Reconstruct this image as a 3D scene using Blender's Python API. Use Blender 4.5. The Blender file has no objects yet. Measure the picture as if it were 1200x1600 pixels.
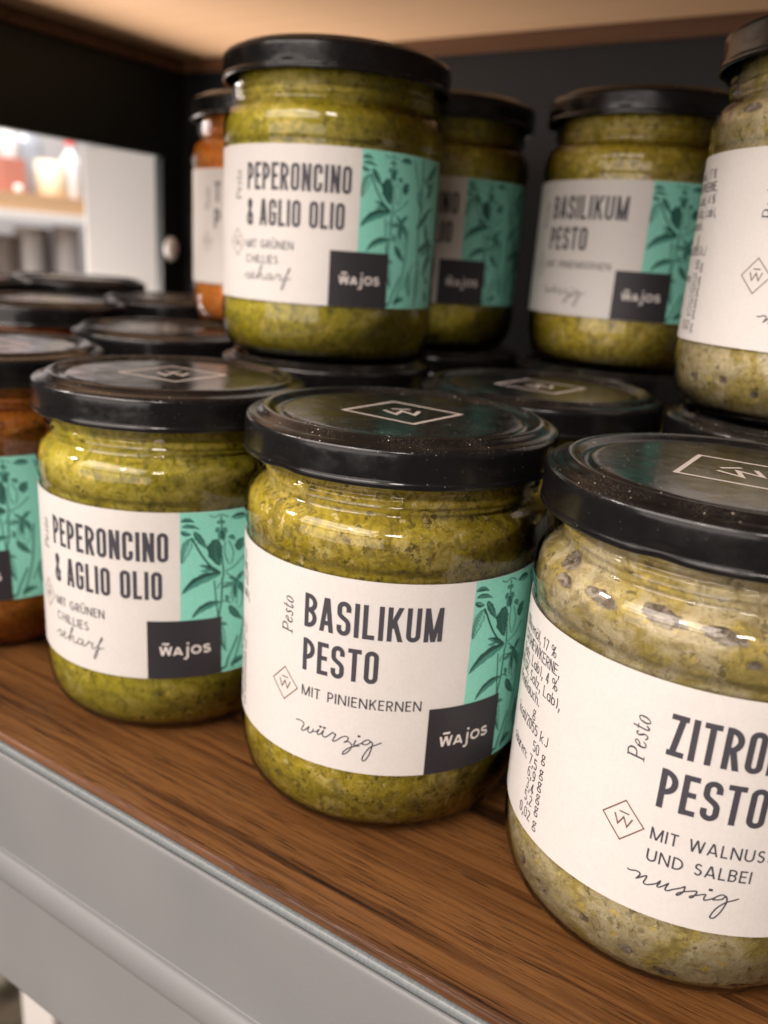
import bpy, bmesh, math, random
from mathutils import Matrix, Vector, noise
random.seed(7)
MM = 0.001
sc = bpy.context.scene
col = sc.collection

# ------------------------------------------------------------------ camera
cam_d = bpy.data.cameras.new('camera')
cam = bpy.data.objects.new('camera', cam_d); col.objects.link(cam); sc.camera = cam
CR, CU, CF = (0.83951835, 0.53923573, 0.06658659), (-0.21286541, 0.21367019, 0.95343241), (-0.49989725, 0.81459799, -0.29416468)
cam.matrix_world = Matrix(((CR[0], CU[0], -CF[0], 0.0977992), (CR[1], CU[1], -CF[1], -0.1647105), (CR[2], CU[2], -CF[2], 0.1263254), (0, 0, 0, 1)))
cam_d.sensor_fit = 'VERTICAL'; cam_d.sensor_height = 36.0; cam_d.lens = 29.008
cam_d.clip_start = 0.01; cam_d.clip_end = 50
cam_d.dof.use_dof = True; cam_d.dof.focus_distance = 0.156; cam_d.dof.aperture_fstop = 12.8

# ------------------------------------------------------------------ world, lamps, exposure
w = bpy.data.worlds.new('World'); sc.world = w; w.use_nodes = True
w.node_tree.nodes['Background'].inputs[0].default_value = (1.0, 0.89, 0.80, 1)
w.node_tree.nodes['Background'].inputs[1].default_value = 0.12
def area(name, loc, aim, sx, sy, power, colr=(1, .875, .80)):
    l = bpy.data.lights.new(name, 'AREA'); l.shape = 'RECTANGLE'; l.size = sx; l.size_y = sy; l.energy = power; l.color = colr
    o = bpy.data.objects.new(name, l); col.objects.link(o); o.location = loc
    o.rotation_euler = (Vector(aim) - Vector(loc)).to_track_quat('-Z', 'Y').to_euler()
    return o
area('ceiling_lamp_key', (-0.35, -1.15, 1.15), (-0.02, 0.0, 0.08), 1.5, 0.45, 17)
area('ceiling_lamp_left', (-1.3, -0.75, 0.95), (-0.1, 0.05, 0.08), 0.2, 0.2, 8)
area('ceiling_lamp_spot', (-0.15, -1.5, 1.3), (0.0, 0.0, 0.06), 0.12, 0.12, 3.5)
area('ceiling_lamp_right', (0.7, -1.2, 1.0), (0.05, 0.0, 0.06), 0.25, 0.2, 6)
area('front_fill', (-0.3, -1.2, 0.74), (-0.05, 0.0, 0.05), 1.5, 0.4, 11)  # unseen soft light added in front to lift the jar faces
area('low_front_fill', (-0.15, -1.3, 0.14), (-0.05, 0.0, 0.06), 1.6, 0.5, 7)  # added low fill that brightens the jar bottoms, no visible source
area('shop_side_lamp', (-0.53, 0.15, -0.02), (-0.22, 0.2, 0.24), 0.2, 0.25, 5.5)
area('shop_spot', (-0.9, 0.55, 0.9), (-1.32, 0.84, 0.15), 0.2, 0.2, 18, (1, .95, .92))
sc.view_settings.view_transform = 'Standard'; sc.view_settings.look = 'None'; sc.view_settings.exposure = 0.0; sc.view_settings.gamma = 1.0
sc.render.engine = 'CYCLES'
sc.cycles.use_denoising = True
sc.cycles.max_bounces = 8; sc.cycles.transparent_max_bounces = 24; sc.cycles.sample_clamp_indirect = 4.0
sc.cycles.caustics_reflective = False; sc.cycles.caustics_refractive = False

# ------------------------------------------------------------------ materials
class NT:
    def __init__(s, name):
        s.m = bpy.data.materials.new(name); s.m.use_nodes = True; s.t = s.m.node_tree; s.n = s.t.nodes
        s.b = s.n['Principled BSDF']; s.out = s.n['Material Output']
    def add(s, typ, **kw):
        x = s.n.new(typ)
        for k, v_ in kw.items():
            if hasattr(x, k) and k not in x.inputs.keys(): setattr(x, k, v_)
            else: x.inputs[k].default_value = v_
        return x
    def link(s, a, b): s.t.links.new(a, b)
    def coords(s, scale=(1000, 1000, 1000), rnd=False):
        tc = s.add('ShaderNodeTexCoord'); mp = s.add('ShaderNodeMapping'); mp.inputs['Scale'].default_value = scale
        s.link(tc.outputs['Object'], mp.inputs['Vector'])
        if rnd:
            oi = s.add('ShaderNodeObjectInfo'); mul = s.add('ShaderNodeMath', operation='MULTIPLY'); mul.inputs[1].default_value = 300.0
            s.link(oi.outputs['Random'], mul.inputs[0]); cx = s.add('ShaderNodeCombineXYZ')
            s.link(mul.outputs[0], cx.inputs['Z']); s.link(mul.outputs[0], cx.inputs['X']); s.link(cx.outputs[0], mp.inputs['Location'])
        return mp.outputs[0]
    def noise(s, vec, scale, detail=4, rough=.55, dist=0):
        x = s.add('ShaderNodeTexNoise'); x.inputs['Scale'].default_value = scale; x.inputs['Detail'].default_value = detail
        x.inputs['Roughness'].default_value = rough; x.inputs['Distortion'].default_value = dist; s.link(vec, x.inputs['Vector']); return x.outputs['Fac']
    def ramp(s, fac, stops, interp='LINEAR'):
        x = s.add('ShaderNodeValToRGB'); r = x.color_ramp; r.interpolation = interp
        while len(r.elements) < len(stops): r.elements.new(0.5)
        for e, (p, c) in zip(r.elements, stops):
            e.position = p; e.color = (c, c, c, 1) if isinstance(c, (int, float)) else (*c, 1)
        s.link(fac, x.inputs[0]); return x.outputs[0]
    def mix(s, fac, a, b, typ='MIX'):
        x = s.add('ShaderNodeMix', data_type='RGBA', blend_type=typ)
        if isinstance(fac, (int, float)): x.inputs[0].default_value = fac
        else: s.link(fac, x.inputs[0])
        for i, v_ in ((6, a), (7, b)):
            if isinstance(v_, tuple): x.inputs[i].default_value = (*v_, 1)
            else: s.link(v_, x.inputs[i])
        return x.outputs[2]
    def math(s, op, a, b=0.0):
        x = s.add('ShaderNodeMath', operation=op)
        for i, v_ in ((0, a), (1, b)):
            if isinstance(v_, (int, float)): x.inputs[i].default_value = v_
            else: s.link(v_, x.inputs[i])
        return x.outputs[0]
    def bump(s, h, strength, dist):
        x = s.add('ShaderNodeBump'); x.inputs['Strength'].default_value = strength; x.inputs['Distance'].default_value = dist
        s.link(h, x.inputs['Height']); s.link(x.outputs[0], s.b.inputs['Normal'])
    def col(s, c):
        if isinstance(c, tuple): s.b.inputs['Base Color'].default_value = (*c, 1)
        else: s.link(c, s.b.inputs['Base Color'])
    def set(s, **kw):
        for k, v_ in kw.items():
            k = k.replace('_', ' '); 
            if isinstance(v_, (int, float)): s.b.inputs[k].default_value = v_
            else: s.link(v_, s.b.inputs[k])

def m_plain(name, c, rough=.5, spec=.5, metal=0.0):
    t = NT(name); t.col(c); t.set(Roughness=rough, Metallic=metal); t.b.inputs['Specular IOR Level'].default_value = spec; return t.m

def m_pesto(name, dark, mid, lite, leaf, oil, leaf_amt=.3, oil_amt=.5, crumb=(.75, .6, .3), crumb_amt=.12):
    t = NT(name); v = t.coords(rnd=True)
    nz = t.add('ShaderNodeTexNoise'); nz.inputs['Scale'].default_value = .55; nz.inputs['Detail'].default_value = 5; nz.inputs['Roughness'].default_value = .65; t.link(v, nz.inputs['Vector'])
    sc_ = t.add('ShaderNodeVectorMath', operation='SCALE'); sc_.inputs['Scale'].default_value = 5.0; t.link(nz.outputs['Color'], sc_.inputs[0])
    wv = t.add('ShaderNodeVectorMath', operation='ADD'); t.link(v, wv.inputs[0]); t.link(sc_.outputs[0], wv.inputs[1]); w_ = wv.outputs[0]
    big = t.noise(v, .085, 3, .5, .8); med = t.noise(v, .27, 7, .70, 1.4); fine = t.noise(v, 1.3, 5, .7, .6)
    c = t.ramp(med, [(.37, dark), (.47, mid), (.62, lite)])
    oilm = t.ramp(big, [(.50 - .12 * oil_amt, 0.0), (.55, 1.0)])
    c = t.mix(t.math('MULTIPLY', oilm, .85), c, t.ramp(med, [(.36, tuple(x * .5 for x in oil)), (.60, oil)]))
    def flakes(scale, amt, lo, hi):
        vo = t.add('ShaderNodeTexVoronoi', feature='F1'); vo.inputs['Scale'].default_value = scale; t.link(w_, vo.inputs['Vector'])
        sp = t.add('ShaderNodeSeparateColor'); t.link(vo.outputs['Color'], sp.inputs[0])
        return t.math('MULTIPLY', t.ramp(vo.outputs['Distance'], [(lo, 1.0), (hi, 0.0)]), t.math('LESS_THAN', sp.outputs[0], amt)), sp
    gate = t.ramp(t.noise(v, .16, 3), [(.38, .25), (.58, 1.0)])
    a, _ = flakes(.26, leaf_amt * .75, .40, .50); c = t.mix(t.math('MULTIPLY', a, .42), c, tuple(x * 1.6 for x in leaf))
    a, _ = flakes(.62, leaf_amt, .40, .47); c = t.mix(t.math('MULTIPLY', t.math('MULTIPLY', a, gate), .8), c, leaf)
    a, _ = flakes(1.25, leaf_amt * .8, .36, .46); c = t.mix(t.math('MULTIPLY', t.math('MULTIPLY', a, gate), .55), c, tuple(x * .7 for x in leaf))
    a, _ = flakes(.48, crumb_amt, .30, .38); c = t.mix(t.math('MULTIPLY', a, .8), c, crumb)
    a, _ = flakes(1.1, crumb_amt, .30, .42); c = t.mix(t.math('MULTIPLY', a, .5), c, tuple(min(.9, x * 1.05) for x in crumb))
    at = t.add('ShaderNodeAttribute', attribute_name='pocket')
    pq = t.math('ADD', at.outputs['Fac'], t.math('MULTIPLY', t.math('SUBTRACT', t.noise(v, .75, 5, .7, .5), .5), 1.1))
    pk = t.ramp(t.noise(v, .5, 5, .6, 1.0), [(.34, (.085, .060, .035)), (.5, (.24, .195, .145)), (.64, (.50, .44, .36))])  # grey-brown glass reflection over the air pockets, painted into the colour
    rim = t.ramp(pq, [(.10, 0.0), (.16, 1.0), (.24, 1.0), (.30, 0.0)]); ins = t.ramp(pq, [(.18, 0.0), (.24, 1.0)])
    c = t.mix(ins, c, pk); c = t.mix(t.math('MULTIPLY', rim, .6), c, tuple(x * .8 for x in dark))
    t.col(c); t.set(Roughness=.28); t.b.inputs['Specular IOR Level'].default_value = .45
    t.b.inputs['Subsurface Weight'].default_value = .35; t.b.inputs['Subsurface Radius'].default_value = (1.0, .75, .25); t.b.inputs['Subsurface Scale'].default_value = .0022
    t.bump(t.math('ADD', med, t.math('MULTIPLY', fine, .4)), .6, .0013)
    return t.m

MAT = {}
MAT['basil'] = m_pesto('basil_pesto', (.30, .215, .022), (.62, .47, .058), (.83, .68, .23), (.070, .055, .008), (.62, .475, .010), .34, .75, (.90, .74, .36), .10)
MAT['pepper'] = m_pesto('green_chilli_pesto', (.31, .255, .020), (.62, .51, .044), (.80, .67, .16), (.085, .080, .010), (.62, .52, .012), .22, .8, (.92, .66, .12), .10)
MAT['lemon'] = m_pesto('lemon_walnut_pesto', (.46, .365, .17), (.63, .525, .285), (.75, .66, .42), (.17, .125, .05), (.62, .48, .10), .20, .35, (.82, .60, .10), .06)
MAT['tomato'] = m_pesto('tomato_pesto', (.56, .12, .010), (.86, .22, .014), (.90, .38, .045), (.24, .055, .01), (.82, .26, .010), .16, .5, (.85, .42, .06), .08)

def m_glass():
    t = NT('jar_glass'); t.n.remove(t.b)
    tr = t.add('ShaderNodeBsdfTransparent'); tr.inputs[0].default_value = (.975, .975, .96, 1)
    gl = t.add('ShaderNodeBsdfGlossy'); gl.inputs['Roughness'].default_value = .035; gl.inputs['Color'].default_value = (1, 1, 1, 1)
    fr = t.add('ShaderNodeFresnel'); fr.inputs['IOR'].default_value = 1.5
    mx = t.add('ShaderNodeMixShader'); t.link(fr.outputs[0], mx.inputs[0]); t.link(tr.outputs[0], mx.inputs[1]); t.link(gl.outputs[0], mx.inputs[2])
    v = t.coords(); bp = t.add('ShaderNodeBump'); bp.inputs['Strength'].default_value = .25; bp.inputs['Distance'].default_value = .0006
    t.link(t.noise(v, .12, 2), bp.inputs['Height']); t.link(bp.outputs[0], gl.inputs['Normal'])
    t.link(mx.outputs[0], t.out.inputs['Surface']); return t.m
MAT['glass'] = m_glass()

def m_lid():
    t = NT('black_lid_paint'); v = t.coords(rnd=True)
    vo = t.add('ShaderNodeTexVoronoi', feature='F1'); vo.inputs['Scale'].default_value = .75; t.link(v, vo.inputs['Vector'])
    sep = t.add('ShaderNodeSeparateColor'); t.link(vo.outputs['Color'], sep.inputs[0])
    speck = t.math('MULTIPLY', t.math('LESS_THAN', vo.outputs['Distance'], .12), t.math('GREATER_THAN', sep.outputs[0], .25))
    geo = t.add('ShaderNodeNewGeometry'); sx = t.add('ShaderNodeSeparateXYZ'); t.link(geo.outputs['Normal'], sx.inputs[0])
    up = t.ramp(sx.outputs['Z'], [(.1, .10), (.7, 1.0)])
    patch = t.ramp(t.noise(v, .11, 3), [(.42, .08), (.62, 1.0)])
    dust = t.math('MULTIPLY', t.math('MULTIPLY', speck, up), patch)
    film = t.math('MULTIPLY', t.math('MULTIPLY', t.ramp(t.noise(v, 3.5, 3, .8), [(.50, 0.0), (.66, 1.0)]), patch), up)
    c = t.mix(t.math('MULTIPLY', film, .30), (.006, .0056, .006), (.24, .20, .155))
    c = t.mix(dust, c, (.55, .47, .38))
    t.col(c); t.set(Roughness=t.ramp(t.noise(v, .18, 4), [(.35, .14), (.7, .28)])); t.b.inputs['Specular IOR Level'].default_value = .42
    t.set(Coat_Weight=.08, Coat_Roughness=.08)
    t.bump(t.noise(v, .09, 3), .25, .0012); return t.m
MAT['lid'] = m_lid()
MAT['lid_print'] = m_plain('lid_print_white', (.62, .54, .49), .45)

def m_paper():
    t = NT('label_paper'); v = t.coords()
    t.col(t.ramp(t.noise(v, 1.2, 5, .7), [(.3, (.655, .63, .605)), (.7, (.705, .68, .655))]))
    t.set(Roughness=.42); t.b.inputs['Specular IOR Level'].default_value = .3; t.bump(t.math('ADD', t.math('MULTIPLY', t.noise(v, 4.0, 3), .12), t.noise(v, .07, 2)), .35, .0009); return t.m
MAT['paper'] = m_paper()
def m_ink(name, c, rough=.45):
    t = NT(name); v = t.coords(); n = t.noise(v, 2.5, 4)
    t.col(t.ramp(n, [(.3, tuple(x * .9 for x in c)), (.7, tuple(min(1, x * 1.1) for x in c))])); t.set(Roughness=rough); t.b.inputs['Specular IOR Level'].default_value = .35; return t.m
MAT['teal'] = m_ink('teal_ink', (.24, .64, .52))
MAT['plant'] = m_ink('dark_green_ink', (.016, .075, .062))
MAT['plant_mid'] = m_ink('mid_green_ink', (.075, .30, .235))
MAT['box'] = m_ink('charcoal_ink', (.030, .028, .033))
MAT['ink'] = m_ink('dark_grey_ink', (.060, .058, .072))
MAT['brown'] = m_ink('brown_ink', (.17, .10, .075))
MAT['white_ink'] = m_ink('white_ink', (.74, .69, .66))
MAT['code'] = m_plain('black_code_print', (.01, .01, .008), .5)

def m_wood(name, dark, mid, lite, rough, fine=1.0):
    t = NT(name)
    v1 = t.coords((8, 420, 420)); v2 = t.coords((120, 2600, 2600)); v3 = t.coords((4, 90, 90))
    warp = t.noise(v3, 1.0, 3)
    a = t.noise(v1, .32, 6, .66, .35); b = t.noise(v2, .55, 4, .7, .3)
    f = t.math('ADD', t.math('MULTIPLY', a, .75), t.math('MULTIPLY', warp, .25))
    c = t.ramp(f, [(.37, dark), (.44, mid), (.52, lite), (.57, mid), (.63, dark), (.70, mid)])
    pores = t.ramp(b, [(.51, 0.0), (.62, 1.0)])
    gate = t.ramp(t.noise(v1, .6, 3), [(.35, .15), (.6, .95)])
    c = t.mix(t.math('MULTIPLY', t.math('MULTIPLY', pores, gate), .8 * fine), c, tuple(x * .55 for x in dark))
    t.col(c); t.set(Roughness=t.ramp(b, [(.3, rough - .06), (.7, rough + .12)])); t.b.inputs['Specular IOR Level'].default_value = .25
    t.bump(t.math('SUBTRACT', 1.0, t.math('MULTIPLY', pores, gate)), .35, .0004); return t.m
MAT['walnut'] = m_wood('walnut_veneer', (.016, .0065, .0025), (.118, .047, .0145), (.205, .088, .027), .33)
MAT['edge'] = m_wood('walnut_edge_band', (.065, .026, .010), (.125, .052, .020), (.165, .072, .031), .30, .4)
MAT['ceiling_wood'] = m_wood('beige_board', (.50, .315, .175), (.52, .33, .185), (.54, .345, .20), .5, .04)
MAT['trim'] = m_wood('brown_trim', (.05, .022, .010), (.09, .042, .020), (.12, .058, .028), .4, .3)
def m_metal():
    t = NT('grey_powder_coat'); v = t.coords()
    t.col(t.ramp(t.noise(v, .02, 2), [(.3, (.195, .201, .204)), (.7, (.225, .229, .23))])); t.set(Metallic=.0, Roughness=.5)
    t.bump(t.noise(v, 1.8, 4, .6), .16, .0004); return t.m
MAT['rail'] = m_metal()
MAT['black'] = m_plain('black_frame_paint', (.007, .0095, .009), .45, .25)
MAT['back'] = m_plain('dark_back_panel', (.008, .009, .011), .45, .3)
def m_seal():
    t = NT('grey_seal'); v = t.coords((1000, 300, 300)); n = t.noise(v, 2.2, 3, .7)
    t.col(t.ramp(n, [(.35, (.15, .17, .175)), (.62, (.20, .22, .225))])); t.set(Roughness=.32); t.bump(n, .25, .0003); return t.m
MAT['gasket'] = m_seal()
MAT['whiteboard'] = m_plain('white_panel_paint', (.20, .199, .195), .45)
MAT['white'] = m_plain('white_plastic', (.75, .73, .71), .35)

# ------------------------------------------------------------------ mesh helpers
def link_mesh(name, verts, faces, mat, parent=None, smooth=False, scale=MM):
    me = bpy.data.meshes.new(name); me.from_pydata([(x * scale, y * scale, z * scale) for x, y, z in verts], [], faces); me.update()
    if mat: me.materials.append(mat)
    if smooth:
        for p_ in me.polygons: p_.use_smooth = True
    o = bpy.data.objects.new(name, me); col.objects.link(o)
    if parent: o.parent = parent
    return o
def fix_normals(o):
    bm = bmesh.new(); bm.from_mesh(o.data); bmesh.ops.recalc_face_normals(bm, faces=bm.faces); bm.to_mesh(o.data); bm.free()
def smooth_profile(pr, per=3):
    out = []
    n = len(pr)
    for i in range(n - 1):
        p0, p1, p2, p3 = pr[max(i - 1, 0)], pr[i], pr[i + 1], pr[min(i + 2, n - 1)]
        for k in range(per):
            t = k / per; q = []
            for a in range(2):
                m1 = (p2[a] - p0[a]) * .5; m2 = (p3[a] - p1[a]) * .5; d = p2[a] - p1[a]
                lim = abs(d) * 1.5
                if m1 * d <= 0: m1 = 0
                if m2 * d <= 0: m2 = 0
                m1 = max(-lim, min(lim, m1)); m2 = max(-lim, min(lim, m2))
                q.append((2 * t**3 - 3 * t * t + 1) * p1[a] + (t**3 - 2 * t * t + t) * m1 + (-2 * t**3 + 3 * t * t) * p2[a] + (t**3 - t * t) * m2)
            out.append(tuple(q))
    out.append(pr[-1]); return out
def lathe(name, pr, n, mat, parent=None, fn=None):
    V, Fc = [], []
    for (r, z) in pr:
        for k in range(n):
            a = 2 * math.pi * k / n; rr, zz = (r, z) if fn is None else fn(r, z, a)
            V.append((rr * math.sin(a), -rr * math.cos(a), zz))
    for i in range(len(pr) - 1):
        for k in range(n):
            k2 = (k + 1) % n; Fc.append((i * n + k, i * n + k2, (i + 1) * n + k2, (i + 1) * n + k))
    if pr[0][0] > .01: pass
    o = link_mesh(name, V, Fc, mat, parent, True)
    bm = bmesh.new(); bm.from_mesh(o.data); bmesh.ops.remove_doubles(bm, verts=bm.verts, dist=1e-6); bmesh.ops.recalc_face_normals(bm, faces=bm.faces); bm.to_mesh(o.data); bm.free()
    for p_ in o.data.polygons: p_.use_smooth = True
    return o
def box(name, x0, x1, y0, y1, z0, z1, mat, parent=None, bev=0.0):
    bm = bmesh.new(); bmesh.ops.create_cube(bm, size=1.0)
    for v_ in bm.verts: v_.co = Vector(((x0 + x1) / 2 + v_.co.x * (x1 - x0), (y0 + y1) / 2 + v_.co.y * (y1 - y0), (z0 + z1) / 2 + v_.co.z * (z1 - z0))) * MM
    if bev: bmesh.ops.bevel(bm, geom=bm.edges, offset=bev * MM, segments=3, affect='EDGES', profile=.5)
    me = bpy.data.meshes.new(name); bm.to_mesh(me); bm.free(); me.materials.append(mat)
    o = bpy.data.objects.new(name, me); col.objects.link(o)
    if parent: o.parent = parent
    return o
def empty(name, loc=(0, 0, 0)):
    o = bpy.data.objects.new(name, None); o.empty_display_size = .02; col.objects.link(o); o.location = [a * MM for a in loc]; return o
def tag(o, label, cat=None, group=None, kind=None):
    o['label'] = label
    if cat: o['category'] = cat
    if group: o['group'] = group
    if kind: o['kind'] = kind
    return o
def extrude_x(name, prof, x0, x1, nx, mat, parent, smooth=True):
    V, Fc = [], []; m = len(prof)
    for i in range(nx + 1):
        x = x0 + (x1 - x0) * i / nx
        V += [(x, y, z) for y, z in prof]
    for i in range(nx):
        for k in range(m - 1): Fc.append((i * m + k, (i + 1) * m + k, (i + 1) * m + k + 1, i * m + k + 1))
    o = link_mesh(name, V, Fc, mat, parent, smooth); fix_normals(o); return o

# ------------------------------------------------------------------ the display shelf
XL, XR, YF, YB, ZU = -346, 330, -55, 268, 240
shelf = empty('display_shelf', (0, 0, 0))
tag(shelf, 'walnut display shelf with grey metal front rail, black side frame and beige shelf above', 'shelf')
box('shelf_board', XL, XR, YF + 1.5, YB, -18, 0, MAT['walnut'], shelf)
pr = [(YF + 1.5, -.02)] + [(YF + 1.5 - 1.3 * math.sin(a), -1.3 + 1.3 * math.cos(a) - .02) for a in [math.pi / 2 * k / 6 for k in range(1, 7)]] + [(YF + .2, -3.2)]
extrude_x('edge_band', pr, XL, XR, 2, MAT['edge'], shelf)
extrude_x('seal_strip', [(YF + .4, -2.0), (YF - .3, -1.7), (YF - 1.0, -2.1), (YF - 1.2, -2.8), (YF - 1.2, -5.2)], XL, XR, 2, MAT['gasket'], shelf)
rp = [(-56.3, -3.4), (-56.9, -3.0), (-57.5, -3.4), (-57.7, -4.6), (-57.8, -12), (-58.0, -32.5)]
for k in range(0, 13):
    a = math.pi * k / 12; rp.append((-58.0 - 3.0 * math.sin(a), -37.6 + 4.9 * math.cos(a)))
rp += [(-58.1, -44.5), (-58.6, -60), (-59.4, -75.5), (-59.4, -77.2), (-58.4, -78), (-50, -78)]
extrude_x('price_rail', smooth_profile(rp, 2), XL, XR, 2, MAT['rail'], shelf)
box('upper_board', XL - 8, XR, YF - 5, YB + 8, ZU, ZU + 18, MAT['ceiling_wood'], shelf)
box('trim_strip', XL + .5, XL + 4, YF, YB - 3, ZU - 8, ZU - .1, MAT['trim'], shelf)
box('trim_strip', XL + 4.2, XR, YB - 4, YB - .5, ZU - 8, ZU - .1, MAT['trim'], shelf)
box('back_panel', XL - 8, XR, YB, YB + 6, -18, ZU - .2, MAT['back'], shelf)
box('frame_beam', XL - 8, XL, YF, YB - .2, 180, ZU - .2, MAT['black'], shelf, 1)
box('frame_post', XL - 8, XL, 249, YB - .2, -18, 179.9, MAT['black'], shelf, 1)
box('frame_post', XL - 8, XL, YF, YF + 20, -18, 179.9, MAT['black'], shelf, 1)
wp = box('white_board', 0, 140, -3, 3, 0, 191, MAT['whiteboard'], None, 2.5)
wp.matrix_world = Matrix.Translation((-.457, .274, 0)) @ Matrix.Rotation(math.radians(30), 4, 'Z')
tag(wp, 'plain pale board standing just beyond the open side frame', 'board')
kb = lathe('knob', smooth_profile([(0, 4), (3, 3.6), (5.4, 2), (6, 0)], 3), 24, MAT['white'], shelf)
kb.matrix_local = Matrix.Translation((( XL + .2) * MM, 255.5 * MM, 122 * MM)) @ Matrix.Rotation(math.pi / 2, 4, 'Y') @ Matrix.Diagonal((1.35, 1, 1, 1))
kb['label'] = 'small white oval knob on the black rear post'
box('support_leg', -250, -221, 46, 72, -900, -18.2, MAT['white'], shelf, 2)

# ------------------------------------------------------------------ label lettering
LR = 35.95
class Print:
    def __init__(s): s.V = []; s.F = []; s.k = 0
    def layer(s): s.k += 1; return LR + .05 + (s.k % 12) * .004
    def pt(s, x, z, r):
        a = x / 36.0; s.V.append((r * math.sin(a), -r * math.cos(a), z)); return len(s.V) - 1
    def quad_grid(s, x0, x1, z0, z1, r=None, nx=None):
        r = r or s.layer(); nx = nx or max(1, int(abs(x1 - x0) / 1.2) + 1); prev = None
        for i in range(nx + 1):
            x = x0 + (x1 - x0) * i / nx; c = (s.pt(x, z0, r), s.pt(x, z1, r))
            if prev: s.F.append((prev[0], c[0], c[1], prev[1]))
            prev = c
    def para(s, xb, xt, z0, z1, wd):
        r = s.layer(); prev = None; n = 4
        for i in range(n + 1):
            t = i / n; x = xb + (xt - xb) * t; z = z0 + (z1 - z0) * t; c = (s.pt(x - wd / 2, z, r), s.pt(x + wd / 2, z, r))
            if prev: s.F.append((prev[0], prev[1], c[1], c[0]))
            prev = c
    def stroke(s, pts, wd, closed=False):
        P = []
        for i in range(len(pts) - (0 if closed else 1)):
            a, b = pts[i], pts[(i + 1) % len(pts)]
            d = math.hypot(b[0] - a[0], b[1] - a[1])
            if d < 1e-6: continue
            n = max(1, int(d / 1.3)); P += [(a[0] + (b[0] - a[0]) * k / n, a[1] + (b[1] - a[1]) * k / n) for k in range(n)]
        if not closed: P.append(pts[-1])
        r = s.layer(); n = len(P); L_ = []
        W = wd if isinstance(wd, (list, tuple)) else None
        for i in range(n):
            a = P[(i - 1) % n] if (closed or i > 0) else P[i]; b = P[(i + 1) % n] if (closed or i < n - 1) else P[i]; c = P[i]
            def nrm(p_, q):
                dx, dz = q[0] - p_[0], q[1] - p_[1]; l = math.hypot(dx, dz) or 1; return (-dz / l, dx / l)
            n1 = nrm(a, c) if a != c else None; n2 = nrm(c, b) if b != c else None
            n1 = n1 or n2; n2 = n2 or n1
            mx, mz = n1[0] + n2[0], n1[1] + n2[1]; l = math.hypot(mx, mz) or 1e-6; mx /= l; mz /= l
            k = 1 / max(.45, mx * n1[0] + mz * n1[1])
            ww = (wd if W is None else W[0] + (W[1] - W[0]) * i / max(1, n - 1)) / 2 * k
            L_.append((s.pt(c[0] + mx * ww, c[1] + mz * ww, r), s.pt(c[0] - mx * ww, c[1] - mz * ww, r)))
        for i in range(n if closed else n - 1):
            a, b = L_[i], L_[(i + 1) % n]; s.F.append((a[1], b[1], b[0], a[0]))
    def poly(s, pts):
        r = s.layer(); cx = sum(p_[0] for p_ in pts) / len(pts); cz = sum(p_[1] for p_ in pts) / len(pts); c = s.pt(cx, cz, r)
        ids = [s.pt(x, z, r) for x, z in pts]
        for i in range(len(ids)): s.F.append((c, ids[i], ids[(i + 1) % len(ids)]))
    def build(s, name, mat, parent): return link_mesh(name, s.V, s.F, mat, parent)

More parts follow.
